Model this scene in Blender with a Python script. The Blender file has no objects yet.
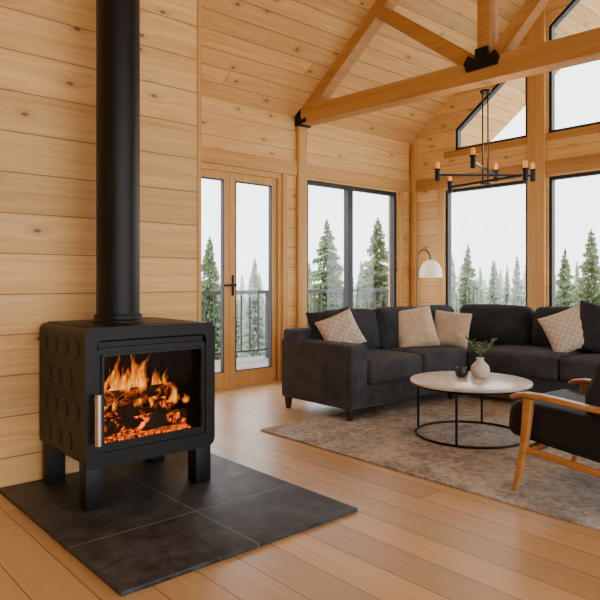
import bpy, bmesh, math, random
from mathutils import Vector, Matrix
random.seed(7)
COL = bpy.context.scene.collection

# ---------------------------------------------------------------- materials
class NT:
    def __init__(s, name):
        s.m = bpy.data.materials.new(name); s.m.use_nodes = True
        s.t = s.m.node_tree; s.n = s.t.nodes; s.l = s.t.links
        s.b = s.n['Principled BSDF']
    def new(s, typ, **k):
        nd = s.n.new(typ)
        for a, v in k.items(): setattr(nd, a, v)
        return nd
    def put(s, sock, v):
        if isinstance(v, bpy.types.NodeSocket): s.l.new(v, sock)
        elif v is not None: sock.default_value = v
    def math(s, op, a, b=None, c=None, clamp=False):
        nd = s.new('ShaderNodeMath', operation=op); nd.use_clamp = clamp
        s.put(nd.inputs[0], a); s.put(nd.inputs[1], b)
        if c is not None: s.put(nd.inputs[2], c)
        return nd.outputs[0]
    def mix(s, f, a, b, blend='MIX'):
        nd = s.new('ShaderNodeMix', data_type='RGBA', blend_type=blend)
        s.put(nd.inputs[0], f); s.put(nd.inputs[6], a); s.put(nd.inputs[7], b)
        return nd.outputs[2]
    def mr(s, v, a, b, c=0., d=1.):
        nd = s.new('ShaderNodeMapRange'); s.put(nd.inputs[0], v)
        for i, q in enumerate((a, b, c, d)): s.put(nd.inputs[1+i], q)
        return nd.outputs[0]
    def comb(s, x, y, z):
        nd = s.new('ShaderNodeCombineXYZ')
        s.put(nd.inputs[0], x); s.put(nd.inputs[1], y); s.put(nd.inputs[2], z)
        return nd.outputs[0]
    def noise(s, vec, scale, detail=4, dist=0., rough=.5):
        nd = s.new('ShaderNodeTexNoise'); s.put(nd.inputs['Vector'], vec)
        nd.inputs['Scale'].default_value = scale; nd.inputs['Detail'].default_value = detail
        nd.inputs['Distortion'].default_value = dist; nd.inputs['Roughness'].default_value = rough
        return nd.outputs[0]
    def obj(s):
        return s.new('ShaderNodeTexCoord').outputs['Object']
    def sep(s, v):
        nd = s.new('ShaderNodeSeparateXYZ'); s.l.new(v, nd.inputs[0]); return nd.outputs
    def bump(s, h, strength, dist=.01):
        nd = s.new('ShaderNodeBump'); nd.inputs['Strength'].default_value = strength
        nd.inputs['Distance'].default_value = dist; s.l.new(h, nd.inputs['Height'])
        s.l.new(nd.outputs[0], s.b.inputs['Normal'])

def rgba(c): return (c[0], c[1], c[2], 1.)

def plain(name, col, rough=.5, metal=0., bump=0., scale=60., var=.15, emit=None, es=0., spec=.5):
    t = NT(name); o = t.obj(); n = t.noise(o, scale, 4)
    c2 = tuple(x*(1-var) for x in col); c1 = tuple(min(1, x*(1+var)) for x in col)
    t.put(t.b.inputs['Base Color'], t.mix(n, rgba(c2), rgba(c1)))
    t.b.inputs['Roughness'].default_value = rough; t.b.inputs['Metallic'].default_value = metal
    t.b.inputs['Specular IOR Level'].default_value = spec
    if bump: t.bump(n, bump, .01)
    if emit:
        t.b.inputs['Emission Color'].default_value = rgba(emit)
        t.b.inputs['Emission Strength'].default_value = es
    return t.m

def wood(name, L, W, pw, ca, cb, jl=2.6, groove=.004, rough=.5, knots=True, gdark=.12, vary=.16, off=0., knotcol=(.17,.065,.024), spec=.4, nbump=.25, kd=1., con=.125):
    """planks: L = index of length axis, W = index of width axis"""
    t = NT(name); s = t.sep(t.obj()); l = s[L]; w = t.math('ADD', s[W], off); third = s[3-L-W]
    wid = t.math('DIVIDE', w, pw); pid = t.math('FLOOR', wid); fr = t.math('FRACT', wid)
    wn = t.new('ShaderNodeTexWhiteNoise', noise_dimensions='1D'); t.l.new(pid, wn.inputs['W'])
    lo = t.math('MULTIPLY_ADD', wn.outputs[0], 17.3, l)
    jx = t.math('DIVIDE', lo, jl); jid = t.math('FLOOR', jx); jf = t.math('FRACT', jx)
    wn2 = t.new('ShaderNodeTexWhiteNoise', noise_dimensions='2D'); t.l.new(t.comb(pid, jid, 0.), wn2.inputs['Vector'])
    seed = t.math('MULTIPLY_ADD', pid, 3.71, t.math('MULTIPLY', wn2.outputs[0], 9.))
    seed = t.math('ADD', seed, t.math('MULTIPLY', third, 5.))
    vo = None
    wg = w
    if knots:
        vo = t.new('ShaderNodeTexVoronoi', voronoi_dimensions='2D'); vo.inputs['Scale'].default_value = 1.
        t.l.new(t.comb(t.math('MULTIPLY', lo, 2.6*kd), t.math('MULTIPLY', w, 5.2*kd), 0.), vo.inputs['Vector'])
        sc = t.sep(vo.outputs['Color'])
        gate = t.math('GREATER_THAN', sc[0], .5)
        swell = t.math('MULTIPLY', t.mr(vo.outputs['Distance'], .05, .35, 1., 0.), gate)
        wg = t.math('MULTIPLY_ADD', swell, .03, w)
    g1 = t.noise(t.comb(t.math('MULTIPLY', lo, .55), t.math('MULTIPLY', wg, 9.), seed), 1.6, 5, .9)
    g2 = t.noise(t.comb(t.math('MULTIPLY', lo, 3.), t.math('MULTIPLY', wg, 110.), seed), 1., 4, .2)
    g3 = t.noise(t.comb(t.math('MULTIPLY', lo, .8), t.math('MULTIPLY', wg, 42.), seed), 1., 3, .6)
    f = t.math('ADD', t.math('MULTIPLY', g1, .38), t.math('MULTIPLY', g2, .27))
    f = t.math('ADD', f, t.math('MULTIPLY', g3, .35))
    f = t.mr(f, .495-con, .495+con)
    col = t.mix(f, rgba(cb), rgba(ca))
    if knots:
        k = t.math('MULTIPLY', t.mr(vo.outputs['Distance'], .035, .065, 1., 0.), gate)
        k2 = t.math('MULTIPLY', t.mr(vo.outputs['Distance'], .05, .22, .4, 0.), gate)
        col = t.mix(k2, col, rgba(tuple(x*.6 for x in cb)))
        col = t.mix(t.math('MULTIPLY', k, .85), col, rgba(knotcol))
    hs = t.new('ShaderNodeHueSaturation'); t.l.new(col, hs.inputs['Color'])
    t.put(hs.inputs['Value'], t.mr(wn2.outputs[0], 0., 1., 1-vary, 1+vary*.6))
    col = hs.outputs[0]
    e = t.math('MULTIPLY', t.math('MINIMUM', fr, t.math('SUBTRACT', 1., fr)), pw)
    je = t.math('MULTIPLY', t.math('MINIMUM', jf, t.math('SUBTRACT', 1., jf)), jl)
    e = t.math('MINIMUM', e, je)
    gm = t.mr(e, groove*.3, groove, 1., 0.)
    col = t.mix(t.math('MULTIPLY', gm, 1-gdark), col, rgba(tuple(x*.2 for x in cb)))
    t.put(t.b.inputs['Base Color'], col)
    t.put(t.b.inputs['Roughness'], t.mr(g2, 0., 1., rough-.07, rough+.1))
    t.b.inputs['Specular IOR Level'].default_value = spec
    h = t.math('SUBTRACT', t.math('MULTIPLY', g2, .12), gm)
    t.bump(h, nbump, .006)
    return t.m

PA = (.85,.54,.215); PB = (.66,.37,.115)
M_wallL = wood('pine_plank_wall_y', 1, 2, .215, PA, PB, jl=40., off=.05)
M_wallB = wood('pine_plank_wall_x', 0, 2, .215, PA, PB, jl=40., off=.05)
M_ceil  = wood('pine_plank_ceiling', 1, 0, .135, (.82,.505,.20), (.62,.335,.105), jl=6., vary=.2)
M_floor = wood('oak_floor', 0, 1, .18, (.70,.455,.215), (.53,.315,.13), jl=2.3, groove=.004, rough=.34, knots=False, gdark=.15, vary=.17, spec=.5, nbump=.12, con=.22)
M_tx = wood('timber_x', 0, 2, 50., (.56,.29,.09), (.40,.19,.052), jl=90., knots=False, off=20)
M_ty = wood('timber_y', 1, 2, 50., (.66,.365,.12), (.49,.25,.07), jl=90., knots=False, off=20)
M_tz = wood('timber_z', 2, 1, 50., (.66,.365,.12), (.49,.25,.07), jl=90., knots=False, off=20)
M_tzx = wood('timber_zx', 2, 0, 50., (.66,.365,.12), (.49,.25,.07), jl=90., knots=False, off=20)
M_chair = wood('oak_chair', 0, 2, 50., (.52,.25,.075), (.37,.16,.04), jl=90., knots=False, off=20, rough=.35)
M_black = plain('black_steel', (.010,.010,.011), .4, .6)
M_frame = plain('black_window_frame', (.014,.014,.015), .45)
M_iron = plain('cast_iron_stove', (.010,.010,.0105), .45, .3, bump=.12, scale=180, spec=.33)
M_pipe = plain('black_stove_pipe', (.010,.010,.0105), .42, .4, bump=.03, scale=120, spec=.35)
M_chrome = plain('brushed_steel', (.6,.6,.6), .28, 1.)
M_vase = plain('speckled_ceramic', (.68,.62,.54), .6, bump=.1, scale=90, var=.2)
M_cup = plain('dark_ceramic', (.03,.032,.035), .4)
M_leaf = plain('green_leaf', (.08,.17,.04), .55, var=.4, scale=30)
M_darkwood = plain('dark_stained_wood', (.02,.013,.01), .4)
M_deck = wood('grey_deck_boards', 1, 0, .14, (.26,.22,.19), (.17,.14,.12), jl=3., knots=False, rough=.7)
M_leather = plain('black_leather', (.013,.013,.014), .62, bump=.15, scale=120, spec=.22)

def fabric(name, col, var=.3, sc=260., sheen=.3, big=.4, bs=.35):
    t = NT(name); o = t.obj()
    n = t.noise(o, sc, 2); n2 = t.noise(o, 7., 4, .4)
    f = t.math('ADD', t.math('MULTIPLY', n, 1-big), t.math('MULTIPLY', n2, big))
    t.put(t.b.inputs['Base Color'], t.mix(t.mr(f, .36, .64), rgba(tuple(x*(1-var) for x in col)), rgba(tuple(min(1,x*(1+var)) for x in col))))
    t.b.inputs['Roughness'].default_value = .95
    t.b.inputs['Specular IOR Level'].default_value = .15
    t.b.inputs['Sheen Weight'].default_value = sheen
    t.bump(t.math('ADD', f, t.math('MULTIPLY', n2, 2.)), bs, .008)
    return t.m
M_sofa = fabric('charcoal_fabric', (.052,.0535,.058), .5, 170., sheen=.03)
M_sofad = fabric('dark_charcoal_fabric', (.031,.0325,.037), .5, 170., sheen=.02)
M_beige = fabric('beige_linen', (.57,.44,.30), .2, 120., bs=.9)
M_beige2 = fabric('oatmeal_linen', (.49,.375,.255), .2, 120., bs=.9)

def pattern_cloth(name, a, b):
    t = NT(name); s = t.sep(t.obj())
    u = t.math('ADD', s[0], s[1]); v = t.math('SUBTRACT', s[0], s[1])
    fu = t.math('FRACT', t.math('MULTIPLY', u, 17.)); fv = t.math('FRACT', t.math('MULTIPLY', v, 17.))
    m = t.math('MAXIMUM', t.math('LESS_THAN', fu, .25), t.math('LESS_THAN', fv, .25))
    n = t.noise(t.obj(), 200., 2)
    c = t.mix(t.math('MULTIPLY', m, .6), rgba(a), rgba(b))
    c = t.mix(.15, c, t.mix(n, (.2,.15,.1,1), (1,1,1,1)))
    t.put(t.b.inputs['Base Color'], c); t.b.inputs['Roughness'].default_value = .95
    t.bump(t.math('ADD', m, n), .3, .004)
    return t.m
M_pat = pattern_cloth('woven_cream_diamond', (.64,.53,.40), (.36,.26,.17))

def rug_mat():
    t = NT('distressed_rug'); o = t.obj()
    n1 = t.noise(o, 2.2, 6, 1.2, .65); n2 = t.noise(o, 130., 3); n3 = t.noise(o, 22., 4, .5)
    w = t.new('ShaderNodeTexVoronoi'); w.inputs['Scale'].default_value = 5.; t.l.new(o, w.inputs['Vector'])
    f = t.math('ADD', t.math('MULTIPLY', n1, .32), t.math('MULTIPLY', n3, .36))
    f = t.math('ADD', f, t.math('MULTIPLY', n2, .28)); f = t.math('ADD', f, t.math('MULTIPLY', w.outputs[0], .08))
    c = t.mix(t.mr(f, .44, .60), (.285,.265,.24,1), (.64,.605,.55,1))
    t.put(t.b.inputs['Base Color'], c); t.b.inputs['Roughness'].default_value = 1.
    t.b.inputs['Specular IOR Level'].default_value = .05
    t.bump(t.math('ADD', n2, n3), .7, .012)
    return t.m
M_rug = rug_mat()

def tile_mat():
    t = NT('slate_tile'); o = t.obj(); s = t.sep(o)
    x = t.math('DIVIDE', t.math('SUBTRACT', s[0], 1.69), .4867); y = t.math('DIVIDE', t.math('SUBTRACT', s[1], .95), .61)
    fx = t.math('FRACT', x); fy = t.math('FRACT', y)
    ex = t.math('MULTIPLY', t.math('MINIMUM', fx, t.math('SUBTRACT', 1., fx)), .4867)
    ey = t.math('MULTIPLY', t.math('MINIMUM', fy, t.math('SUBTRACT', 1., fy)), .61)
    g = t.mr(t.math('MINIMUM', ex, ey), .002, .004, 1., 0.)
    n = t.noise(o, 5., 8, .8, .65); n2 = t.noise(o, 60., 4); n4 = t.noise(o, 18., 6, .5, .7)
    f = t.math('ADD', t.math('MULTIPLY', n, .5), t.math('MULTIPLY', n4, .5))
    c = t.mix(t.mr(f, .40, .62), (.010,.0115,.0135,1), (.066,.074,.083,1))
    c = t.mix(g, c, (.17,.17,.165,1))
    t.put(t.b.inputs['Base Color'], c)
    t.put(t.b.inputs['Roughness'], t.mr(n4, .3, .7, .42, .65))
    t.b.inputs['Specular IOR Level'].default_value = .38
    t.bump(t.math('SUBTRACT', t.math('ADD', t.math('MULTIPLY', f, .9), t.math('MULTIPLY', n2, .15)), g), .45, .006)
    return t.m
M_tile = tile_mat()

def marble_mat():
    t = NT('white_marble'); o = t.obj()
    n = t.noise(o, 3., 8, 2.5, .6)
    v = t.mr(t.math('ABSOLUTE', t.math('SUBTRACT', n, .5)), 0., .045, 1., 0.)
    n2 = t.noise(o, 9., 5, 1.)
    c = t.mix(t.math('MULTIPLY', v, .6), t.mix(n2, (.70,.67,.63,1), (.86,.84,.80,1)), (.38,.35,.32,1))
    t.put(t.b.inputs['Base Color'], c); t.b.inputs['Roughness'].default_value = .25
    return t.m
M_marble = marble_mat()

def glass_mat(name, tint=(1,1,1), refl=.06, rough=0.):
    t = NT(name); t.n.remove(t.b); out = t.n['Material Output']
    tr = t.new('ShaderNodeBsdfTransparent'); tr.inputs[0].default_value = rgba(tint)
    gl = t.new('ShaderNodeBsdfGlossy'); gl.inputs['Roughness'].default_value = rough
    gl.inputs['Color'].default_value = (1,1,1,1)
    mx = t.new('ShaderNodeMixShader'); mx.inputs[0].default_value = refl
    t.l.new(tr.outputs[0], mx.inputs[1]); t.l.new(gl.outputs[0], mx.inputs[2]); t.l.new(mx.outputs[0], out.inputs[0])
    return t.m
M_glass = glass_mat('window_glass', (.99,.995,.995), .025)
M_fglass = glass_mat('fire_glass', (.88,.86,.84), .004)

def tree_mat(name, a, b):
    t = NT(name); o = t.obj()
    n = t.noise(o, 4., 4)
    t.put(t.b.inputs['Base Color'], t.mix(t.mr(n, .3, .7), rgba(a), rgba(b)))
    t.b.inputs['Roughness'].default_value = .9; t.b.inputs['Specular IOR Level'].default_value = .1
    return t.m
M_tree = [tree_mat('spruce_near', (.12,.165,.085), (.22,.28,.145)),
          tree_mat('spruce_mid_hazed', (.31,.365,.285), (.43,.485,.38)),
          tree_mat('spruce_far_hazed', (.66,.70,.67), (.77,.80,.76))]  # distance haze painted into the foliage colour: farther classes paler and greyer
M_bark = plain('bark', (.20,.18,.16), .9)
M_ground = plain('pale_frosty_ground', (.6,.62,.59), .95, scale=.4, var=.2)

# ---------------------------------------------------------------- mesh helpers
def wloc(o):
    v = Vector((0,0,0))
    while o: v += o.location; o = o.parent
    return v

def empty(name, loc, label=None, category=None, parent=None, **props):
    e = bpy.data.objects.new(name, None); e.empty_display_size = .1
    COL.objects.link(e)
    e.parent = parent
    e.location = Vector(loc) - (wloc(parent) if parent else Vector((0,0,0)))
    if label: e['label'] = label
    if category: e['category'] = category
    for k, v in props.items(): e[k] = v
    return e

class MB:
    def __init__(s): s.bm = bmesh.new()
    def box(s, a, b, bev=0., seg=2, rot=None, piv=None):
        r = bmesh.ops.create_cube(s.bm, size=1.); vs = r['verts']
        a = Vector(a); b = Vector(b); c = (a+b)/2; d = b-a
        for v in vs: v.co = Vector((v.co.x*d.x, v.co.y*d.y, v.co.z*d.z)) + c
        if rot is not None:
            p = Vector(piv) if piv else c
            for v in vs: v.co = rot @ (v.co-p) + p
        if bev:
            es = list({e for v in vs for e in v.link_edges})
            bmesh.ops.bevel(s.bm, geom=es, offset=bev, segments=seg, affect='EDGES', profile=.5)
        return s
    def beam(s, p0, p1, w, h, up=(0,0,1), bev=0.):
        p0 = Vector(p0); p1 = Vector(p1); d = (p1-p0); Ln = d.length; d.normalize()
        u = Vector(up); sd = d.cross(u).normalized(); u = sd.cross(d).normalized()
        r = bmesh.ops.create_cube(s.bm, size=1.); vs = r['verts']; c = (p0+p1)/2
        for v in vs: v.co = c + d*(v.co.x*Ln) + sd*(v.co.y*w) + u*(v.co.z*h)
        if bev:
            es = list({e for v in vs for e in v.link_edges})
            bmesh.ops.bevel(s.bm, geom=es, offset=bev, segments=2, affect='EDGES', profile=.5)
        return s
    def sweep(s, pts, ws, hs, r=.3, n=4):
        """rounded-rectangle bar swept along pts lying in a plane of constant y; ws across (y), hs thickness"""
        prof = rrect(-.5, .5, -.5, .5, r, n); rings = []
        P = [Vector(p) for p in pts]
        for i, p in enumerate(P):
            d = (P[min(i+1, len(P)-1)]-P[max(i-1, 0)]).normalized()
            u = Vector((-d.z, 0, d.x))
            rings.append([s.bm.verts.new(p+Vector((0, 1, 0))*a*ws[i]+u*b*hs[i]) for a, b in prof])
        m = len(prof)
        for i in range(len(rings)-1):
            for k in range(m): s.bm.faces.new((rings[i][k], rings[i][(k+1)%m], rings[i+1][(k+1)%m], rings[i+1][k]))
        s.bm.faces.new(rings[0][::-1]); s.bm.faces.new(rings[-1])
        return s
    def tube(s, path, r, n=12, cap=True, ph=0.):
        path = [Vector(p) for p in path]; rs = r if isinstance(r, (list, tuple)) else [r]*len(path)
        rings = []; prev = None
        for i, p in enumerate(path):
            if i == 0: d = path[1]-p
            elif i == len(path)-1: d = p-path[i-1]
            else: d = (path[i+1]-path[i-1])
            d.normalize()
            if prev is None:
                q = Vector((0,0,1)) if abs(d.z) < .9 else Vector((1,0,0))
                a = d.cross(q).normalized()
            else:
                a = (prev - d*prev.dot(d)).normalized()
            prev = a; b = d.cross(a)
            rings.append([s.bm.verts.new(p + a*math.cos(ph+2*math.pi*k/n)*rs[i] + b*math.sin(ph+2*math.pi*k/n)*rs[i]) for k in range(n)])
        for i in range(len(rings)-1):
            for k in range(n):
                s.bm.faces.new((rings[i][k], rings[i][(k+1)%n], rings[i+1][(k+1)%n], rings[i+1][k]))
        if cap:
            s.bm.faces.new(rings[0][::-1]); s.bm.faces.new(rings[-1])
        return s
    def torus(s, c, R, r, n=64, k=10):
        c = Vector(c); V = []
        for i in range(n):
            a = 2*math.pi*i/n
            V.append([s.bm.verts.new(c+Vector(((R+r*math.cos(2*math.pi*j/k))*math.cos(a), (R+r*math.cos(2*math.pi*j/k))*math.sin(a), r*math.sin(2*math.pi*j/k)))) for j in range(k)])
        for i in range(n):
            for j in range(k):
                s.bm.faces.new((V[i][j], V[(i+1)%n][j], V[(i+1)%n][(j+1)%k], V[i][(j+1)%k]))
        return s
    def lathe(s, c, prof, n=32, capb=True, capt=True):
        c = Vector(c); R = []
        for r, z in prof:
            R.append([s.bm.verts.new(c+Vector((r*math.cos(2*math.pi*i/n), r*math.sin(2*math.pi*i/n), z))) for i in range(n)])
        for i in range(len(R)-1):
            for k in range(n):
                s.bm.faces.new((R[i][k], R[i][(k+1)%n], R[i+1][(k+1)%n], R[i+1][k]))
        if capb: s.bm.faces.new(R[0][::-1])
        if capt: s.bm.faces.new(R[-1])
        return s
    def prism(s, poly, axis, a0, a1):
        def P(p, a):
            q = list(p); q.insert(axis, a); return Vector(q)
        A = [s.bm.verts.new(P(p, a0)) for p in poly]; B = [s.bm.verts.new(P(p, a1)) for p in poly]
        n = len(poly)
        s.bm.faces.new(A); s.bm.faces.new(B[::-1])
        for i in range(n): s.bm.faces.new((A[i], B[i], B[(i+1)%n], A[(i+1)%n]))
        return s
    def ring(s, outer, inner, axis, a0, a1):
        def P(p, a):
            q = list(p); q.insert(axis, a); return Vector(q)
        n = len(outer)
        O0 = [s.bm.verts.new(P(p, a0)) for p in outer]; O1 = [s.bm.verts.new(P(p, a1)) for p in outer]
        I0 = [s.bm.verts.new(P(p, a0)) for p in inner]; I1 = [s.bm.verts.new(P(p, a1)) for p in inner]
        for i in range(n):
            j = (i+1) % n
            s.bm.faces.new((O0[i], O0[j], O1[j], O1[i])); s.bm.faces.new((I0[i], I1[i], I1[j], I0[j]))
            s.bm.faces.new((O1[i], O1[j], I1[j], I1[i])); s.bm.faces.new((O0[i], I0[i], I0[j], O0[j]))
        return s
    def rbox(s, c, h, r, crown=(0,0,0), n=6, M=None, nz=None):
        """rounded soft box; crown = extra bulge along each axis"""
        c = Vector(c); h = Vector(h)
        def ax(H):
            rr = min(r, H*.98); rim = [H - rr*(1-math.tan(math.pi/4*k/4)) for k in range(5)]
            core = [-(H-rr)+2*(H-rr)*k/n for k in range(1, n)]
            return [-x for x in rim[::-1]] + core + rim
        A = [ax(h[i]) for i in range(3)]
        cache = {}
        def V(p):
            key = tuple(round(x, 6) for x in p)
            if key in cache: return cache[key]
            q = Vector(p); cc = Vector([max(-(h[i]-min(r,h[i]*.98)), min(h[i]-min(r,h[i]*.98), q[i])) for i in range(3)])
            d = q-cc
            if d.length > 1e-9:
                sc = Vector([min(r, h[i]*.98) for i in range(3)])
                d.normalize(); d = Vector([d[i]*sc[i] for i in range(3)])
            out = cc+d
            t = [max(0, 1-(out[i]/h[i])**2) for i in range(3)]
            for i in range(3):
                j, k = (i+1) % 3, (i+2) % 3
                out[i] += crown[i]*(t[j]*t[k])**.7*(out[i]/h[i])
            if M: out = M @ out
            v = s.bm.verts.new(out+c); cache[key] = v; return v
        for i in range(3):
            j, k = (i+1) % 3, (i+2) % 3
            for sg in (-1, 1):
                for a in range(len(A[j])-1):
                    for b in range(len(A[k])-1):
                        q = []
                        for (x, y) in ((a, b), (a+1, b), (a+1, b+1), (a, b+1)):
                            p = [0, 0, 0]; p[i] = sg*h[i]; p[j] = A[j][x]; p[k] = A[k][y]; q.append(V(p))
                        if len(set(q)) == 4:
                            try: s.bm.faces.new(q if sg > 0 else q[::-1])
                            except ValueError: pass
        return s
    def done(s, name, mat, parent=None, smooth=35, loc=None, **props):
        bmesh.ops.recalc_face_normals(s.bm, faces=s.bm.faces[:])
        me = bpy.data.meshes.new(name); s.bm.to_mesh(me); s.bm.free()
        for m in (mat if isinstance(mat, (list, tuple)) else [mat]): me.materials.append(m)
        if smooth:
            for p in me.polygons: p.use_smooth = True
            me.set_sharp_from_angle(angle=math.radians(smooth))
        o = bpy.data.objects.new(name, me); COL.objects.link(o)
        if parent:
            o.parent = parent; o.location = -wloc(parent)
        if loc is not None: o.location = loc
        for k, v in props.items(): o[k] = v
        return o

def rrect(a0, a1, b0, b1, r, n=6):
    pts = []
    for cx, cy, st in ((a1-r, b1-r, 0), (a0+r, b1-r, 90), (a0+r, b0+r, 180), (a1-r, b0+r, 270)):
        for k in range(n+1):
            a = math.radians(st+90*k/n); pts.append((cx+r*math.cos(a), cy+r*math.sin(a)))
    return pts

ST = dict(kind='structure')
# ---------------------------------------------------------------- room shell
EZ, SL, RX = 2.90, .76, 5.0
def cz(x): return EZ+SL*x if x <= RX else EZ+SL*(2*RX-x)
YB = 6.52; SW = 1.70; SWY = 2.19

MB().box((-.15, -2.5, -.12), (9.2, YB+.15, 0.)).done('floor', M_floor, smooth=0, **ST, label='honey oak plank floor')
b = MB()
b.prism([(-.3, cz(-.3)), (RX, cz(RX)), (9.2, cz(9.2)), (9.2, cz(9.2)+.2), (RX, cz(RX)+.2), (-.3, cz(-.3)+.2)], 1, -2.5, YB+1.5)
b.done('ceiling', M_ceil, smooth=0, **ST, label='sloped knotty pine plank ceiling and eaves')

# left wall
b = MB()
for y0, y1, z0, z1 in ((2.0, 2.96, 0, EZ), (2.96, 4.29, 2.24, EZ), (4.29, 4.66, 0, EZ), (4.66, 6.24, 0, .06), (4.66, 6.24, 2.23, EZ), (6.24, YB, 0, EZ)):
    b.box((-.15, y0, z0), (0, y1, z1))
b.done('wall_left', M_wallL, smooth=0, **ST, label='knotty pine plank wall with glazed doors')
b = MB(); b.prism([(-.15, 0), (SW, 0), (SW, cz(SW)+.05), (-.15, cz(-.15)+.05)], 1, -2.5, SWY)
b.done('wall_stove', M_wallL, smooth=0, **ST, label='knotty pine plank wall behind the stove')
b = MB(); b.prism([(-.15, -.12), (9.2, -.12), (9.2, cz(9.2)+.2), (RX, cz(RX)+.2), (-.15, cz(-.15)+.2)], 1, -2.65, -2.5)  # unseen wall, added to cut flat sky light entering from behind
b.done('wall_rear', M_wallB, smooth=0, **ST, label='knotty pine plank wall added out of view to shut off rear light')
MB().box((SW-.05, SWY-.022, 0), (SW+.008, SWY+.008, cz(SW)-.02), .004).done('trim_1', M_tz, **ST)
# back wall
GT = .45
def gz(x): return cz(x)-GT
b = MB()
def colf(x0, x1, z0, top=None):
    b.prism([(x0, z0), (x1, z0), (x1, cz(x1)+.03 if top is None else top), (x0, cz(x0)+.03 if top is None else top)], 1, YB, YB+.15)
WB = .28; WT = 2.23
colf(-.15, .53, 0); colf(.53, 1.64, 0, WB); colf(.53, .68, WT); colf(.68, 1.64, WT, 2.70)
b.prism([(.68, gz(.68)), (1.64, gz(1.64)), (1.64, cz(1.64)+.03), (.68, cz(.68)+.03)], 1, YB, YB+.15)
colf(1.64, 1.88, 0)
colf(1.88, 3.00, 0, WB); colf(1.88, 3.0, WT, 2.70)
b.prism([(1.88, gz(1.88)), (3.0, gz(3.0)), (3.0, cz(3.0)+.03), (1.88, cz(1.88)+.03)], 1, YB, YB+.15)
colf(3.0, 3.22, 0)
colf(3.22, 4.5, 0, WB); colf(3.22, 4.5, WT)
b.prism([(4.5, 0), (9.2, 0), (9.2, cz(9.2)), (RX, cz(RX)), (4.5, cz(4.5))], 1, YB, YB+.15)
b.done('wall_back', M_wallB, smooth=0, **ST, label='knotty pine gable wall with large windows')

MB().box((0, 2.2, 2.25), (.03, YB, 2.40), .004).done('trim_2', M_ty, **ST)
MB().box((.03, YB-.03, 2.25), (9.2, YB, 2.40), .004).done('trim_3', M_tx, **ST)
MB().box((.0, 4.50, 0), (.05, 4.63, EZ-.02), .005).done('trim_4', M_tz, **ST)
MB().box((.0, 4.29, 0), (.03, 4.37, 2.25), .004).done('trim_5', M_tz, **ST)
MB().box((.0, 6.26, 0), (.03, 6.34, 2.25), .004).done('trim_6', M_tz, **ST)
MB().box((.03, YB-.05, 0), (.10, YB, cz(.0)-.02), .004).done('trim_7', M_tz, **ST)
MB().box((1.66, YB-.04, 0), (1.86, YB, cz(1.66)), .006).done('trim_8', M_tzx, **ST)
MB().box((3.02, YB-.04, 0), (3.20, YB, cz(3.02)), .006).done('trim_9', M_tzx, **ST)
MB().box((.44, YB-.03, 0), (.53, YB, 2.25), .004).done('trim_10', M_tzx, **ST)
MB().box((.53, YB-.02, 2.62), (1.66, YB, 2.70), .004).done('trim_11', M_tx, **ST)
MB().box((1.86, YB-.02, 2.62), (3.02, YB, 2.70), .004).done('trim_12', M_tx, **ST)
b = MB(); b.box((0, 4.37, 0), (.02, 4.50, .10), .003); b.box((0, 4.63, 0), (.02, 6.26, .06), .003)
b.done('baseboard_left', M_ty, **ST)
MB().box((.1, YB-.02, 0), (9.2, YB, .11), .003).done('baseboard_back', M_tx, **ST)
MB().box((SW, -2.5, .0), (SW+.012, .95, .09), .003).done('baseboard_stove', M_ty, **ST)

# windows
def window(n, axis, pos, a0, a1, z0, z1, fw, mull=(), label=''):
    c = ((a0+a1)/2)
    e = empty('window_%d' % n, (pos, c, z0) if axis == 0 else (c, pos, z0), label=label, kind='structure')
    out = [(a0, z0), (a1, z0), (a1, z1), (a0, z1)]; inn = [(a0+fw, z0+fw), (a1-fw, z0+fw), (a1-fw, z1-fw), (a0+fw, z1-fw)]
    b = MB(); b.ring(out, inn, axis, pos-.035, pos+.035)
    for m, mw in mull:
        p = [(m-mw/2, z0+fw*.9), (m+mw/2, z0+fw*.9), (m+mw/2, z1-fw*.9), (m-mw/2, z1-fw*.9)]
        b.prism(p, axis, pos-.03, pos+.045)
    b.done('window_frame', M_frame, e, smooth=0)
    MB().prism(inn, axis, pos-.004, pos+.004).done('glass', M_glass, e, smooth=0)
window(1, 0, -.05, 4.66, 6.24, .06, 2.23, .045, [(5.38, .085)], 'black framed sliding glass window')
window(2, 1, YB+.06, .53, 1.64, WB, WT, .035, [], 'tall black framed picture window')
window(3, 1, YB+.06, 1.88, 3.00, WB, WT, .035, [], 'tall black framed picture window')
window(4, 1, YB+.06, 3.22, 4.50, WB, WT, .035, [], 'tall black framed picture window')
def gwindow(n, x0, x1):
    f = .035
    out = [(x0, 2.70), (x1, 2.70), (x1, gz(x1)), (x0, gz(x0))]
    inn = [(x0+f, 2.70+f), (x1-f, 2.70+f), (x1-f, gz(x1-f)-f*1.25), (x0+f, gz(x0+f)-f*1.25)]
    e = empty('window_%d' % n, ((x0+x1)/2, YB+.06, 2.7), label='sloped top black framed gable window', kind='structure')
    MB().ring(out, inn, 1, YB+.02, YB+.09).done('window_frame', M_frame, e, smooth=0)
    MB().prism(inn, 1, YB+.056, YB+.064).done('glass', M_glass, e, smooth=0)
gwindow(5, .68, 1.64); gwindow(6, 1.88, 3.0)

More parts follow.
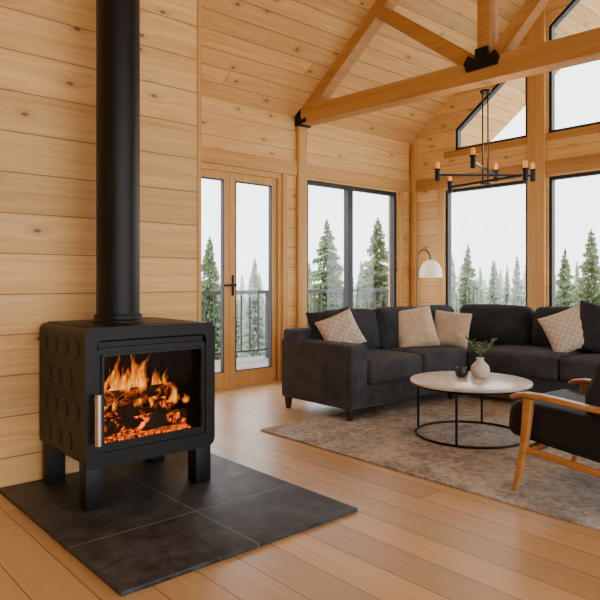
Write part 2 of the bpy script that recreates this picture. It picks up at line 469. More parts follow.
# french doors
e = empty('door_1', (-.05, 3.625, 0), label='pine framed glazed double french doors', kind='structure')
b = MB()
b.box((-.12, 2.96, 0), (.012, 3.01, 2.24)); b.box((-.12, 4.24, 0), (.012, 4.29, 2.24)); b.box((-.12, 3.01, 2.19), (.012, 4.24, 2.24)); b.box((-.12, 3.01, 0), (.0, 4.24, .02))
b.done('door_frame', M_tz, e, smooth=0)
for k, (y0, y1) in enumerate(((3.012, 3.622), (3.628, 4.238))):
    s_ = .068
    lf = MB().ring([(y0, .02), (y1, .02), (y1, 2.19), (y0, 2.19)], [(y0+s_, .17), (y1-s_, .17), (y1-s_, 2.11), (y0+s_, 2.11)], 0, -.06, -.012).done('door_leaf', M_tz, e, smooth=0)
    MB().ring([(y0+s_, .17), (y1-s_, .17), (y1-s_, 2.11), (y0+s_, 2.11)], [(y0+s_+.010, .180), (y1-s_-.010, .180), (y1-s_-.010, 2.100), (y0+s_+.010, 2.100)], 0, -.056, -.008).done('glazing_bead', M_frame, lf, smooth=0)
    MB().prism([(y0+s_+.004, .175), (y1-s_-.004, .175), (y1-s_-.004, 2.105), (y0+s_+.004, 2.105)], 0, -.036, -.03).done('glass', M_glass, lf, smooth=0)
    if k:
        yy = y0+.034
        b = MB(); b.box((-.014, yy-.014, .94), (-.004, yy+.014, 1.15), .003)
        b.tube([(-.008, yy, 1.05), (.05, yy, 1.05)], .012); b.tube([(.045, yy+.01, 1.05), (.045, yy-.06, 1.048), (.045, yy-.15, 1.045)], .011)
        b.done('handle', M_black, lf, label='black lever handle on a tall plate')

# ---------------------------------------------------------------- roof truss
TY = 4.57
tr = empty('roof_truss', (0, TY, 2.85), label='exposed pine roof truss with black steel plates', category='roof beam')
def bz(x): return 2.90-.055*x
MB().beam((0.02, TY, bz(0)), (8.5, TY, bz(8.5)+.2), .15, .18, bev=.004).done('tie_beam', M_tx, tr)
MB().beam((0.03, TY, 2.86), (RX, TY, 2.82+SL*(RX-.03)), .13, .145, bev=.004).done('rafter', M_tx, tr)
MB().beam((RX, TY, 2.82+SL*(RX-.03)), (9., TY, 2.82+SL*(RX-.03)-SL*4), .13, .145, bev=.004).done('rafter', M_tx, tr)
MB().box((2.28, TY-.06, bz(2.34)+.05), (2.40, TY+.06, 2.84+SL*2.3), .004).done('king_post', M_tx, tr)
MB().beam((2.27, TY, bz(2.2)+.10), (1.15, TY, 3.72), .10, .115, bev=.004).done('strut', M_tx, tr)
MB().beam((2.41, TY, bz(2.2)+.12), (3.4, TY, 3.9), .10, .115, bev=.004).done('strut', M_tx, tr)
b = MB(); b.box((0.0, TY-.085, 2.79), (.09, TY+.085, 2.97), .004); b.beam((.05, TY-.082, 2.82), (.18, TY-.082, 2.835), .012, .045)
b.done('steel_plate', M_black, tr, label='black steel plate at the beam foot')
b = MB()
zc = bz(2.34); yy = TY-.086
b.prism([(2.20, zc+.065), (2.48, zc+.065), (2.50, zc+.125), (2.46, zc+.19), (2.40, zc+.15), (2.40, zc+.235), (2.28, zc+.235), (2.28, zc+.155), (2.21, zc+.20), (2.17, zc+.135)], 1, yy-.008, yy+.022)
b.done('steel_plate', M_black, tr, label='black steel gusset plate at the post base')

# ---------------------------------------------------------------- hearth
MB().box((SW+.003, .96, 0), (3.14, 2.155, .018), .003).done('hearth_pad', M_tile, label='dark slate tiled hearth pad under the stove', category='hearth')

# ---------------------------------------------------------------- stove
Z0 = .018
sx0, sx1, sy0, sy1, sz0, sz1 = 1.735, 2.36, 1.16, 1.86, .22, .87
sv = empty('wood_stove', (2.05, 1.51, Z0), label='black cast iron wood stove with a burning fire behind glass', category='stove')
b = MB()
b.ring(rrect(sy0, sy1, sz0, sz1, .038), rrect(sy0+.035, sy1-.035, sz0+.035, sz1-.035, .02), 0, sx0, sx1-.012)
b.ring(rrect(sy0-.006, sy1+.006, sz0-.006, sz1+.006, .045), rrect(sy0+.05, sy1-.05, sz0+.065, sz1-.055, .025), 0, sx1-.045, sx1)
b.prism(rrect(sy0+.03, sy1-.03, sz0+.03, sz1-.03, .02), 0, sx0, sx0+.02)
b.done('body', M_iron, sv, smooth=30)
b = MB()
fb = plain('sooty_firebrick', (.005,.0035,.003), .95, bump=.5, scale=22, var=.5, spec=.05)
b.box((1.86, sy0+.06, .27), (2.30, sy1-.06, .30)); b.box((1.86, sy0+.045, .27), (1.88, sy1-.045, .80))
b.box((1.86, sy0+.04, .27), (2.30, sy0+.06, .80)); b.box((1.86, sy1-.06, .27), (2.30, sy1-.04, .80)); b.box((1.86, sy0+.04, .79), (2.30, sy1-.04, .81))
b.done('firebox', fb, sv, smooth=0)
dr = MB().ring(rrect(sy0+.052, sy1-.052, sz0+.067, .778, .020), rrect(1.236, 1.789, .320, .746, .012), 0, sx1-.03, sx1-.006).done('stove_door', M_iron, sv, smooth=30)
MB().ring(rrect(1.231, 1.794, .315, .751, .014), rrect(1.244, 1.781, .328, .738, .010), 0, sx1-.007, sx1+.005).done('glass_frame', M_black, dr, smooth=30)
MB().prism(rrect(1.238, 1.787, .322, .744, .010), 0, sx1-.024, sx1-.019).done('glass', M_fglass, dr, smooth=0)
b = MB()
b.tube([(sx1+.045, 1.198, .335), (sx1+.045, 1.198, .57)], .0165, 18)
b.tube([(sx1-.008, 1.198, .36), (sx1+.045, 1.198, .36)], .008); b.tube([(sx1-.008, 1.198, .545), (sx1+.045, 1.198, .545)], .008)
b.done('handle', M_chrome, dr, label='brushed steel bar handle')
b = MB()
b.prism([(1.222, .780), (1.798, .780), (1.798, .806), (1.222, .806)], 0, sx1-.04, sx1-.016)
for k in range(3): b.box((sx1-.018, 1.23, .783+k*.008), (sx1-.010, 1.79, .786+k*.008))
b.done('vent_grille', M_black, sv, smooth=0)
# side panel: one relief sheet with raised round bosses
cent = []
for i in range(4):
    for j in range(4):
        cx = 1.81+.14*i+(.0 if j % 2 else .055)
        if cx <= 2.27: cent.append((cx, .315+.152*j))
b = MB(); NX, NZ = 110, 118; gx0, gx1, gz0, gz1 = 1.745, 2.313, .262, .828; rows = []
for i in range(NX+1):
    r_ = []
    for j in range(NZ+1):
        x = gx0+(gx1-gx0)*i/NX; z = gz0+(gz1-gz0)*j/NZ
        dd = min(math.hypot(x-a, z-c_) for a, c_ in cent)
        h = .0048*max(0, min(1, (.050-dd)/.009))
        h = h*h*(3-2*h/.0048)/.0048 if h > 0 else 0
        edge = 0 if i in (0, NX) or j in (0, NZ) else .0008
        r_.append(b.bm.verts.new((x, sy0+.0006-edge-h, z)))
    rows.append(r_)
for i in range(NX):
    for j in range(NZ): b.bm.faces.new((rows[i][j], rows[i+1][j], rows[i+1][j+1], rows[i][j+1]))
b.done('embossed_side_panel', M_iron, sv, smooth=180, label='side panel pattern of raised circles')
MB().box((sx0+.01, sy0+.04, sz1-.002), (sx1-.06, sy1-.04, sz1+.006), .003).done('top_plate', M_iron, sv)
for lx in (1.76, 2.255):
    for ly in (sy0+.005, sy1-.10):
        b = MB(); b.box((lx, ly, Z0), (lx+.085, ly+.095, sz0+.02), .006); b.done('leg', M_iron, sv)
px_, py_ = 2.0, 1.484
fl = MB().tube([(px_, py_, sz1), (px_, py_, cz(px_)+.05)], .1135, 48).done('flue_pipe', M_pipe, sv, smooth=40)
MB().lathe((px_, py_, sz1+.004), [(.135, 0), (.135, .012), (.126, .02), (.126, .04), (.115, .045), (.112, .045)], 48).done('collar', M_iron, fl)

# logs and fire
def ember_mat():
    t = NT('glowing_charred_log'); o = t.obj()
    n = t.noise(o, 11., 5, .8); n3 = t.noise(o, 50., 4, 1.2)
    s = t.sep(o)
    low = t.mr(s[2], .33, .50, 1., .35)
    glow = t.math('MULTIPLY', t.math('MULTIPLY', t.mr(n3, .46, .62), t.mr(n, .52, .64)), low)
    t.put(t.b.inputs['Base Color'], t.mix(n3, (.004,.003,.003,1), (.05,.024,.012,1)))
    t.b.inputs['Roughness'].default_value = .9
    t.b.inputs['Specular IOR Level'].default_value = .1
    t.b.inputs['Emission Color'].default_value = (1., .12, .004, 1)
    t.put(t.b.inputs['Emission Strength'], t.math('MULTIPLY', glow, 6.))
    t.bump(n3, .6, .008); return t.m
M_log = ember_mat()
def log(p0, p1, r, ph):
    p0 = Vector(p0); p1 = Vector(p1); b = MB()
    pts = [p0.lerp(p1, k/8)+Vector((random.uniform(-1,1), random.uniform(-1,1), random.uniform(-1,1)))*.003 for k in range(9)]
    b.tube(pts, [r*random.uniform(.94, 1.06) for _ in pts], 7, ph=ph)
    b.done('firewood_log', M_log, smooth=20, label='charred glowing split log inside the stove', category='firewood', group='logs burning in the stove')
log((2.22, 1.265, .362), (2.235, 1.755, .366), .043, .3)
log((2.03, 1.26, .362), (2.04, 1.75, .362), .043, .8)
log((1.95, 1.33, .435), (2.28, 1.42, .440), .037, .2)
log((1.96, 1.69, .435), (2.28, 1.61, .440), .038, .9)
log((2.20, 1.30, .508), (2.17, 1.73, .512), .037, .5)
def bed_mat():
    t = NT('ember_bed'); o = t.obj(); n = t.noise(o, 50., 6, 1., .6)
    t.put(t.b.inputs['Base Color'], (.01,.007,.005,1)); t.b.inputs['Emission Color'].default_value = (1., .13, .005, 1)
    t.put(t.b.inputs['Emission Strength'], t.mr(n, .44, .66, 0., 3.2)); t.bump(n, 1., .01); return t.m
b = MB(); b.rbox((2.09, 1.51, .311), (.19, .26, .010), .009, crown=(0,0,.006)); b.done('ember_bed', bed_mat(), kind='stuff', label='bed of glowing embers in the stove', category='embers')
def flame_mat():
    t = NT('flame'); t.n.remove(t.b); out = t.n['Material Output']; o = t.obj(); s = t.sep(o)
    at = t.new('ShaderNodeAttribute', attribute_name='soft')
    soft = at.outputs['Fac']
    n = t.noise(t.comb(s[0], t.math('MULTIPLY', s[1], 1.), t.math('MULTIPLY', s[2], .35)), 34., 5, 1.6)
    core = t.math('ADD', t.math('MULTIPLY', soft, 1.1), t.math('MULTIPLY', t.math('SUBTRACT', n, .53), 1.7))
    ramp = t.new('ShaderNodeValToRGB'); t.l.new(core, ramp.inputs[0])
    cr = ramp.color_ramp; cr.elements[0].position = .0; cr.elements[0].color = (.5, .03, .001, 1)
    cr.elements[1].position = 1.; cr.elements[1].color = (1, .46, .02, 1)
    e1 = cr.elements.new(.5); e1.color = (1, .16, .003, 1)
    e2 = cr.elements.new(.8); e2.color = (1, .30, .006, 1)
    em = t.new('ShaderNodeEmission'); t.l.new(ramp.outputs[0], em.inputs[0]); t.put(em.inputs[1], t.mr(core, 0., 1.1, .6, 2.9))
    tp = t.new('ShaderNodeBsdfTransparent'); mx = t.new('ShaderNodeMixShader')
    a = t.math('MULTIPLY', t.mr(core, .22, .95, 0., .66), t.mr(soft, 0., .25))
    t.put(mx.inputs[0], a); t.l.new(tp.outputs[0], mx.inputs[1]); t.l.new(em.outputs[0], mx.inputs[2]); t.l.new(mx.outputs[0], out.inputs[0])
    return t.m
bmf = bmesh.new(); lay = bmf.verts.layers.float.new('soft')
NF = 44
for i in range(NF):
    u = (i+.5)/NF; y = 1.275+.47*u+random.uniform(-.02,.02); x = random.uniform(1.98, 2.19) if i % 3 else random.uniform(2.19, 2.26)
    H = (.13+.15*math.exp(-((u-.48)/.36)**2))*random.uniform(.45, 1.2); w = random.uniform(.022, .046)
    ph = random.uniform(0, 6); lean = random.uniform(-.05, .05); ang = random.uniform(-.5, .5)+math.pi/2
    z0 = random.uniform(.40, .52); N = 16; prev = None
    for k in range(N+1):
        t_ = k/N; ww = w*(math.sin(math.pi*min(1, t_*.8+.2))**.7)*(1-t_**3)*(1+.22*math.sin(ph*3+t_*13))+.0006
        off = lean*t_*t_*2+math.sin(ph+t_*8)*.022*t_
        c = Vector((x+math.cos(ph+t_*5)*.015*t_, min(1.75, max(1.27, y+off)), min(.765, z0+H*t_))); d = Vector((math.cos(ang+t_*.6), math.sin(ang+t_*.6), 0)); nn = Vector((-d.y, d.x, 0))
        row = []
        for q in range(7):
            ss = -1+q/3
            v = bmf.verts.new(c+d*ww*ss+nn*ww*.3*(1-ss*ss)); v[lay] = (1-ss*ss)*min(1, t_*5)*(1-t_**1.8)
            row.append(v)
        if prev:
            for q in range(6): bmf.faces.new((prev[q], prev[q+1], row[q+1], row[q]))
        prev = row
mef = bpy.data.meshes.new('fire'); bmf.to_mesh(mef); bmf.free(); mef.materials.append(flame_mat())
for p in mef.polygons: p.use_smooth = True
fo = bpy.data.objects.new('fire', mef); COL.objects.link(fo)
fo['kind'] = 'stuff'; fo['label'] = 'orange flames burning over logs in the stove'; fo['category'] = 'fire'

# ---------------------------------------------------------------- rug
b = MB(); b.box((1.58, 2.78, .0005), (5.3, 5.15, .013), .004)
b.done('rug', M_rug, label='large taupe and cream distressed area rug', category='rug')
RZ = .013

# ---------------------------------------------------------------- sofa
so = empty('sectional_sofa', (1.6, 5.2, RZ), label='large charcoal fabric corner sectional sofa with loose cushions', category='sofa')
b = MB()
b.rbox((1.46, 4.64, .19), (.400, 1.20, .09), .018); b.rbox((2.83, 5.40, .19), (1.74, .45, .09), .018)
b.done('base', M_sofa, so)
MB().rbox((1.15, 4.65, .39), (.10, 1.22, .29), .03).done('back_frame', M_sofa, so)
MB().rbox((2.83, 5.77, .39), (1.76, .10, .29), .03).done('back_frame', M_sofa, so)
MB().rbox((1.465, 3.515, .348), (.420, .095, .248), .022, crown=(0,.006,.004)).done('arm', M_sofa, so)
MB().rbox((4.55, 5.385, .348), (.095, .47, .248), .022).done('arm', M_sofa, so)
for c, h in (((1.578, 3.955, .37), (.328, .34, .095)), ((1.578, 4.645, .37), (.328, .34, .095)), ((1.575, 5.325, .37), (.325, .335, .095)),
             ((2.335, 5.29, .37), (.43, .385, .095)), ((3.205, 5.29, .37), (.43, .385, .095)), ((4.045, 5.29, .37), (.40, .385, .095))):
    MB().rbox(c, (h[0], h[1]-.006, h[2]), .036, crown=(.008,.005,.026)).done('seat_cushion', M_sofa, so)
def tilt(axis, a): return Matrix.Rotation(math.radians(a), 3, axis)
for y, w in ((3.95, .33), (4.61, .33), (5.22, .28)):
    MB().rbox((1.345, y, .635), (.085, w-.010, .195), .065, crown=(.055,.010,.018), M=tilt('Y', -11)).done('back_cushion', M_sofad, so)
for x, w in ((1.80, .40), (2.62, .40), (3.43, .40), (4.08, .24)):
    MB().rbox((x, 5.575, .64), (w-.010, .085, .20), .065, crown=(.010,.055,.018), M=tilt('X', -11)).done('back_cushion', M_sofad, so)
for lx, ly in ((1.10, 3.46), (1.83, 3.46), (1.82, 4.8), (1.12, 5.75), (2.9, 5.02), (4.5, 5.02), (4.5, 5.75)):
    b = MB(); b.tube([(lx, ly, RZ if (lx > 1.6 and ly < 5.1) else 0), (lx, ly, .108)], [.022, .036], 4, ph=math.pi/4); b.done('leg', M_darkwood, so, smooth=0)

# throw pillows
def pillow(loc, w, h, t, rot, mat, label, pinch=.06):
    b = MB(); N = 22; top = []; bot = []
    for i in range(N+1):
        r1 = []; r2 = []
        for j in range(N+1):
            u = -1+2*i/N; v = -1+2*j/N
            th = t/2*((1-u**4)*(1-v**4))**.5*(1-.25*(u*u+v*v)/2)
            sx = 1-pinch*(1-v*v)*1.0; sy = 1-pinch*(1-u*u)*1.0
            x = u*w/2*sx; y = v*h/2*sy
            rr = math.hypot(u, v); an = math.atan2(v, u)
            wr = (.005*math.sin(9*u+4*v)+.007*math.sin(an*8+2*rr)*rr)*(1-u*u)*(1-v*v)
            a = b.bm.verts.new((x, y, th+wr)); r1.append(a)
            if i in (0, N) or j in (0, N): r2.append(a)
            else: r2.append(b.bm.verts.new((x, y, -th+wr)))
        top.append(r1); bot.append(r2)
    for i in range(N):
        for j in range(N):
            b.bm.faces.new((top[i][j], top[i+1][j], top[i+1][j+1], top[i][j+1]))
            b.bm.faces.new((bot[i][j], bot[i][j+1], bot[i+1][j+1], bot[i+1][j]))
    o = b.done('throw_pillow', mat, smooth=60, label=label, category='pillow')
    o.location = loc; o.rotation_euler = rot
    return o
R = math.radians
def face(yaw, tiltback, roll):
    return (Matrix.Rotation(R(yaw), 4, 'Z') @ Matrix.Rotation(R(90-tiltback), 4, 'Y') @ Matrix.Rotation(R(roll), 4, 'Z')).to_euler()
pillow((1.345, 3.73, .665), .38, .38, .13, face(-38, 20, 8), M_sofad, 'black square throw pillow on the sofa end')
pillow((1.50, 3.69, .665), .33, .33, .12, face(-42, 26, 24), M_pat, 'cream woven diamond pattern pillow by the sofa arm')
pillow((1.54, 4.63, .650), .40, .39, .16, face(-42, 24, 10), M_beige, 'beige linen square throw pillow', .045)
pillow((1.68, 5.01, .632), .36, .35, .15, face(-60, 25, -6), M_beige2, 'oatmeal linen throw pillow in the sofa corner', .045)
pillow((2.66, 5.34, .660), .39, .39, .13, face(-66, 25, 24), M_pat, 'cream woven diamond pattern pillow on the long sofa side')
pillow((2.90, 5.42, .68), .44, .44, .14, face(-80, 18, -10), M_sofad, 'black square throw pillow on the long sofa side')

# ---------------------------------------------------------------- coffee table
cx, cy = 2.69, 3.78
ct = empty('coffee_table', (cx, cy, RZ), label='round white marble coffee table with thin black metal base', category='table')
MB().lathe((cx, cy, .378), [(.405, 0), (.413, .003), (.415, .008), (.415, .018), (.412, .022), (.405, .024)], 96).done('table_top', M_marble, ct, smooth=50)
MB().torus((cx, cy, RZ+.009), .375, .0085).done('base_ring', M_black, ct)
MB().torus((cx, cy, .369), .375, .0085).done('top_ring', M_black, ct)
for a in (20, 110, 200, 290):
    x = cx+.375*math.cos(R(a)); y = cy+.375*math.sin(R(a))
    MB().tube([(x, y, RZ+.009), (x, y, .37)], .0085, 12).done('leg', M_black, ct)
TZ = .402
MB().lathe((2.695, 3.90, TZ), [(.035, 0), (.052, .01), (.066, .04), (.068, .06), (.060, .085), (.040, .108), (.026, .122), (.024, .135), (.029, .143), (.025, .143), (.020, .132), (.022, .11), (.05, .08), (.05, .03), (.02, .012)], 36).done('vase', M_vase, smooth=60, label='round beige ceramic bud vase on the coffee table', category='vase')
MB().lathe((2.584, 3.835, TZ), [(.024, 0), (.038, .006), (.047, .03), (.046, .055), (.038, .072), (.034, .072), (.040, .055), (.040, .03), (.02, .012)], 32).done('cup', M_cup, smooth=60, label='small dark ceramic cup on the coffee table', category='cup')
b = MB()
sp = empty('plant_sprig', (2.695, 3.90, TZ+.02), label='green leafy sprigs standing in the bud vase', category='plant')
lv = MB()
for i in range(7):
    a = 2*math.pi*i/7+random.uniform(-.3, .3); ln = random.uniform(.12, .21); sp_ = random.uniform(.04, .10)
    base = Vector((2.695, 3.90, TZ+.03)); mid = Vector((2.695, 3.90, TZ+.15)); tip = mid+Vector((math.cos(a)*sp_, math.sin(a)*sp_, ln*.75))
    pts = [base, mid, mid.lerp(tip, .5)+Vector((0, 0, .015)), tip]; b.tube(pts, [.0018, .0018, .0015, .001], 6)
    for k in range(7):
        t_ = .25+.75*k/6; c = mid.lerp(tip, t_); aa = a+(1.2 if k % 2 else -1.2)+random.uniform(-.3, .3)
        d = Vector((math.cos(aa), math.sin(aa), random.uniform(.2, .8))).normalized(); s_ = d.cross(Vector((0, 0, 1))).normalized(); L_ = random.uniform(.028, .042); W_ = L_*.32
        up = s_.cross(d)
        pv = [c, c+d*L_*.35+s_*W_, c+d*L_*.75+s_*W_*.7-up*.002, c+d*L_, c+d*L_*.75-s_*W_*.7-up*.002, c+d*L_*.35-s_*W_, c+d*L_*.5+up*.004]
        vv = [lv.bm.verts.new(p) for p in pv]
        for q in range(6): lv.bm.faces.new((vv[q], vv[(q+1) % 6], vv[6]))
b.done('stem', M_leaf, sp); lv.done('leaf', M_leaf, sp, kind='stuff')

# ---------------------------------------------------------------- armchair
ac = empty('armchair', (3.85, 3.27, RZ), label='low oak lounge armchair with black leather cushions', category='chair')
for y in (2.95, 3.60):
    n = 7
    MB().sweep([(3.50+.075*(k/n)+.012*math.sin(math.pi*k/n), y, RZ+.487*k/n) for k in range(n+1)], [.028+.012*math.sin(math.pi*.5*k/n) for k in range(n+1)], [.026+.028*(k/n) for k in range(n+1)]).done('front_leg', M_chair, ac)
    MB().sweep([(4.42-.22*(k/n), y, RZ+.47*k/n) for k in range(n+1)], [.030]*8, [.026+.014*k/n for k in range(n+1)]).done('rear_leg', M_chair, ac)
    q = [(3.485, .496), (3.51, .509), (3.56, .517), (3.64, .517), (3.74, .510), (3.86, .498), (4.0, .488), (4.14, .482), (4.26, .483), (4.37, .492)]
    MB().sweep([(a_, y, c_) for a_, c_ in q], [.040, .058, .068, .072, .072, .068, .060, .052, .046, .038], [.018, .024, .028, .028, .027, .026, .025, .024, .023, .020]).done('armrest', M_chair, ac)
    MB().sweep([(3.545, y, .240), (3.8, y, .214), (4.05, y, .186), (4.35, y, .152)], [.026]*4, [.034, .034, .034, .034]).done('side_rail', M_chair, ac)
MB().beam((3.555, 2.95, .23), (3.555, 3.60, .23), .024, .034, bev=.005).done('front_rail', M_chair, ac)
MB().beam((4.31, 2.95, .157), (4.31, 3.60, .157), .026, .034, bev=.005).done('rear_rail', M_chair, ac)
for y in (3.0, 3.55): MB().beam((4.22, y, .18), (4.62, y, .80), .028, .034, up=(1,0,0), bev=.005).done('back_post', M_chair, ac)
MB().beam((4.61, 3.0, .79), (4.61, 3.55, .79), .03, .05, bev=.005).done('back_rail', M_chair, ac)
MB().rbox((3.82, 3.275, .340), (.385, .298, .090), .048, crown=(.014,.0,.030), M=tilt('Y', 6)).done('seat_cushion', M_leather, ac)
MB().rbox((4.22, 3.275, .62), (.085, .28, .27), .05, crown=(.03,0,0), M=tilt('Y', 30)).done('back_cushion', M_leather, ac)
pillow((3.86, 3.26, .615), .40, .38, .15, face(190, 22, 4), M_sofad, 'black throw pillow on the lounge armchair')

# ---------------------------------------------------------------- floor lamp
fx, fy = .44, 6.08
lp = empty('floor_lamp', (fx, fy, 0), label='slim arc floor lamp with white dome shade behind the sofa', category='lamp')
MB().lathe((fx, fy, 0), [(.13, 0), (.13, .015), (.12, .02), (.012, .024)], 36).done('base', M_frame, lp)
brass = plain('aged_brass', (.16,.10,.04), .4, .6)
dv = Vector((.663, .749, 0)); arc = [Vector((fx, fy, .02)), Vector((fx, fy, 1.26))]
for k in range(1, 13):
    a = math.pi*k/12*.92; arc.append(Vector((fx, fy, 1.32)) + dv*(.085*(1-math.cos(a))) + Vector((0, 0, .15*math.sin(a))))
MB().tube(arc, .012, 10).done('pole', brass, lp)
sc_ = arc[-1]; s0 = Vector((sc_.x, sc_.y, 1.13))
MB().lathe(s0, [(.138, .0), (.137, .06), (.124, .12), (.096, .17), (.050, .205), (.012, .215), (.01, .211), (.047, .199), (.092, .165), (.119, .117), (.132, .06), (.133, .0)], 40, capb=False, capt=False).done('lamp_shade', plain('white_shade', (.9,.84,.74), .5, emit=(1,.82,.55), es=.4), lp, smooth=60)
MB().tube([s0+Vector((0,0,.205)), s0+Vector((0,0,.222)), sc_], [.015, .015, .007], 10).done('socket', brass, lp)

# ---------------------------------------------------------------- chandelier
hx, hy, hz = 2.32, 4.57, 1.97
ch = empty('chandelier', (hx, hy, bz(hx)-.10), label='black metal rod chandelier with candle lights under the beam', category='chandelier')
b = MB()
for s_ in (-.022, .022): b.tube([(hx+s_*.663, hy+s_*.749, hz-.07), (hx+s_*.663, hy+s_*.749, bz(hx)-.10)], .0065, 8)
b.beam((hx-.026, hy-.028, hz-.07), (hx+.026, hy+.028, hz-.07), .012, .012)
b.done('hanging_rod', M_black, ch)
MB().lathe((hx, hy, bz(hx)-.115), [(.045, 0), (.045, .016), (.02, .026)], 24).done('canopy', M_black, ch)
M_candle = plain('amber_candle_tip', (.42,.17,.04), .45, emit=(1,.36,.06), es=.7)
for i in range(3):
    a = R(-8+58*i); d = Vector((math.cos(a), math.sin(a), 0)); hh = hz+(-.05, .0, .05)[i]; rr = (.39, .40, .38)[i]
    c = Vector((hx, hy, hh)); b = MB()
    b.beam(c-d*rr, c+d*rr, .018, .018); b.done('arm', M_black, ch, smooth=0)
    for sg in (-1, 1):
        e_ = c+d*rr*sg
        MB().lathe(e_+Vector((0,0,-.05)), [(.016, 0), (.022, .004), (.022, .090), (.029, .095), (.029, .102), (.018, .104)], 20).done('candle_holder', M_black, ch)
        MB().lathe(e_+Vector((0,0,.053)), [(.017, 0), (.017, .045), (.012, .054), (.003, .060)], 16).done('candle_tip', M_candle, ch)

# ---------------------------------------------------------------- outside
MB().box((-2.6, -1., -.25), (-.15, 9.5, -.10)).done('deck', M_deck, smooth=0, label='grey timber deck outside the glazed doors', category='deck')
RXo = -2.35
for k in range(5):
    y0, y1 = 1.0+1.65*k, 2.65+1.65*k
    rl = empty('deck_railing', (RXo, (y0+y1)/2, -.10), label='black metal deck railing with slim balusters', category='railing', group='deck railing sections')
    MB().box((RXo-.03, y0, .89), (RXo+.03, y1-.002, .945)).done('top_rail', M_frame, rl, smooth=0)
    MB().box((RXo-.015, y0, .02), (RXo+.015, y1-.002, .05)).done('bottom_rail', M_frame, rl, smooth=0)
    MB().box((RXo-.03, y0, -.10), (RXo+.03, y0+.06, .89)).done('post', M_frame, rl, smooth=0)
    for q in range(9):
        yy = y0+.06+(1.59)*(q+1)/10
        MB().box((RXo-.010, yy-.010, .05), (RXo+.010, yy+.010, .89)).done('baluster', M_frame, rl, smooth=0)

MB().box((-120, -60, -3.9), (80, 140, -3.6)).done('ground', M_ground, smooth=0, kind='structure')

def conifer(seed):
    rnd = random.Random(seed); bm = bmesh.new(); H = 7.
    def tri(p, q, r, m=0):
        f = bm.faces.new([bm.verts.new(x) for x in (p, q, r)]); f.material_index = m
    n = 7; lo = [bm.verts.new((.11*math.cos(6.283*i/n), .11*math.sin(6.283*i/n), 0)) for i in range(n)]; tp = bm.verts.new((0, 0, H*.98))
    for i in range(n):
        f = bm.faces.new((lo[i], lo[(i+1) % n], tp)); f.material_index = 1
    W = 54
    for w in range(W):
        t = w/(W-1); z = .5+(H-.55)*t**.93
        Rr = 1.35*(1-t)**.82+.05; nb = 15 if t < .7 else 9
        for k in range(nb):
            a = rnd.uniform(0, 6.283); R_ = Rr*rnd.uniform(.6, 1.1); d = Vector((math.cos(a), math.sin(a), 0)); s = Vector((-d.y, d.x, 0))
            zz = z+rnd.uniform(-.07, .07)
            def P(u): return Vector((0, 0, zz)) + d*R_*u + Vector((0, 0, -.42*R_*u+.18*R_*u*u))
            m = 5
            for q in range(m):
                u0 = .12+.88*q/m; u1 = min(1, u0+.3)
                wd = (.13*R_+.05)*(1-.5*u0)
                c = P(u0); c1 = P(u1)
                for sg in (-1, 1):
                    tri(c, c1, c+d*R_*.13+s*sg*wd*rnd.uniform(.8, 1.5)+Vector((0, 0, -rnd.uniform(.03, .16)-.05*R_)))
                tri(c, c1, (c+c1)/2+Vector((0, 0, -rnd.uniform(.07, .18)-.03*R_)))
    me = bpy.data.meshes.new('spruce'); bm.to_mesh(me); bm.free()
    return me
base = [conifer(s) for s in (1, 2, 3)]
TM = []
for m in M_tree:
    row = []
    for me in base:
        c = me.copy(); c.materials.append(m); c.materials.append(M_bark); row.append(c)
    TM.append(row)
CAMP = Vector((5.16, 0, 1.1))
GZ = -3.6
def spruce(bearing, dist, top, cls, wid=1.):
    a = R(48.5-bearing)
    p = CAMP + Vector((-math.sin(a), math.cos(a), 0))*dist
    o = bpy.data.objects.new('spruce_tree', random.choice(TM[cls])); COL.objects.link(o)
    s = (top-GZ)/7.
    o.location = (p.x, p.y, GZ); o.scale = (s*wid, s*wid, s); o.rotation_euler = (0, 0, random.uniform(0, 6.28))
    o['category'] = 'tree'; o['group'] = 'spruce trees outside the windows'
    o['label'] = ['tall dark green spruce tree beyond the deck', 'green spruce tree with light mist put into its colour', 'pale spruce tree with mist put into its colour'][cls]
def bear(px): return math.degrees(math.atan((px-300)/620))
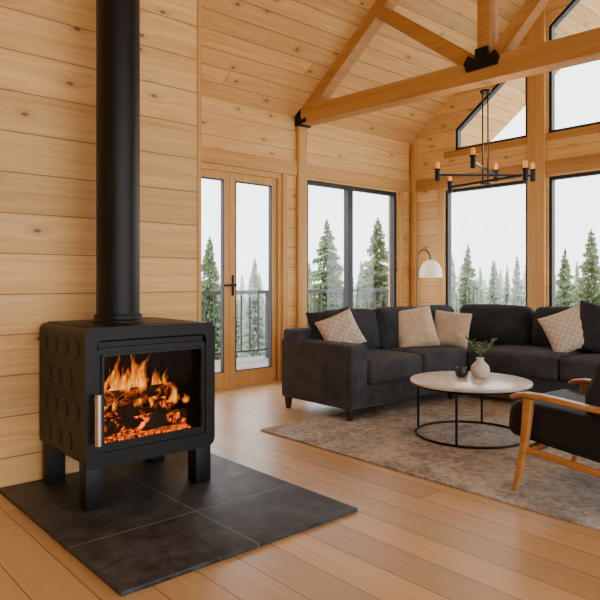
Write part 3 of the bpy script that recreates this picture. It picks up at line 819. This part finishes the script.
for px, py, D, cls, w in ((210, 236, 19, 0, .95), (255, 257, 24, 1, .8), (327, 220, 17, 0, 1.12), (378, 217, 22, 0, 1.15), (399, 250, 26, 1, .7),
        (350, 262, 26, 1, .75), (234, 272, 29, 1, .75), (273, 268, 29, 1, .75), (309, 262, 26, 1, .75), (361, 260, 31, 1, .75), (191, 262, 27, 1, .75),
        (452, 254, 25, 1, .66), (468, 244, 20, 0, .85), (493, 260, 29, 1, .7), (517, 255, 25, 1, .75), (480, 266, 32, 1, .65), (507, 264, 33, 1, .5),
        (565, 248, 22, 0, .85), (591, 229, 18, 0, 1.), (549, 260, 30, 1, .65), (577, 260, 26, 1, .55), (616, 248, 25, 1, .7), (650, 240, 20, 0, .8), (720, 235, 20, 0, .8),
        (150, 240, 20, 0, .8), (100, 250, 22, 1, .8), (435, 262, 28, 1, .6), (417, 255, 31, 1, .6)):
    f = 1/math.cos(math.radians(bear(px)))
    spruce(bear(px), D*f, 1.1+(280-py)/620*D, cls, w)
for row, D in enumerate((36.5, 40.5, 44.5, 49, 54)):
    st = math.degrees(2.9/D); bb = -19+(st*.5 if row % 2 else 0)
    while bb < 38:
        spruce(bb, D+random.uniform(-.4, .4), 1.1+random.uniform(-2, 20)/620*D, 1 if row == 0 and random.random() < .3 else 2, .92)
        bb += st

# ---------------------------------------------------------------- light
w = bpy.data.worlds.new('overcast'); bpy.context.scene.world = w; w.use_nodes = True
bg = w.node_tree.nodes['Background']; bg.inputs[0].default_value = (.94, .97, 1., 1); bg.inputs[1].default_value = 4.7
def light(name, typ, loc, e, col, **k):
    l = bpy.data.lights.new(name, typ); l.energy = e; l.color = col
    for a, v in k.items(): setattr(l, a, v)
    o = bpy.data.objects.new(name, l); o.location = loc; COL.objects.link(o); return o
light('fire_glow', 'POINT', (2.26, 1.5, .66), .8, (1, .38, .1), shadow_soft_size=.04)
light('chandelier_glow', 'POINT', (hx, hy, hz+.22), 14, (1, .72, .42), shadow_soft_size=.2)

cam = bpy.data.cameras.new('camera'); cam.sensor_width = 36; cam.lens = 37.2; cam.shift_y = -20/600
cam.clip_end = 500
co = bpy.data.objects.new('camera', cam); COL.objects.link(co)
co.location = CAMP; co.rotation_euler = (R(90), 0, R(48.5))
bpy.context.scene.camera = co
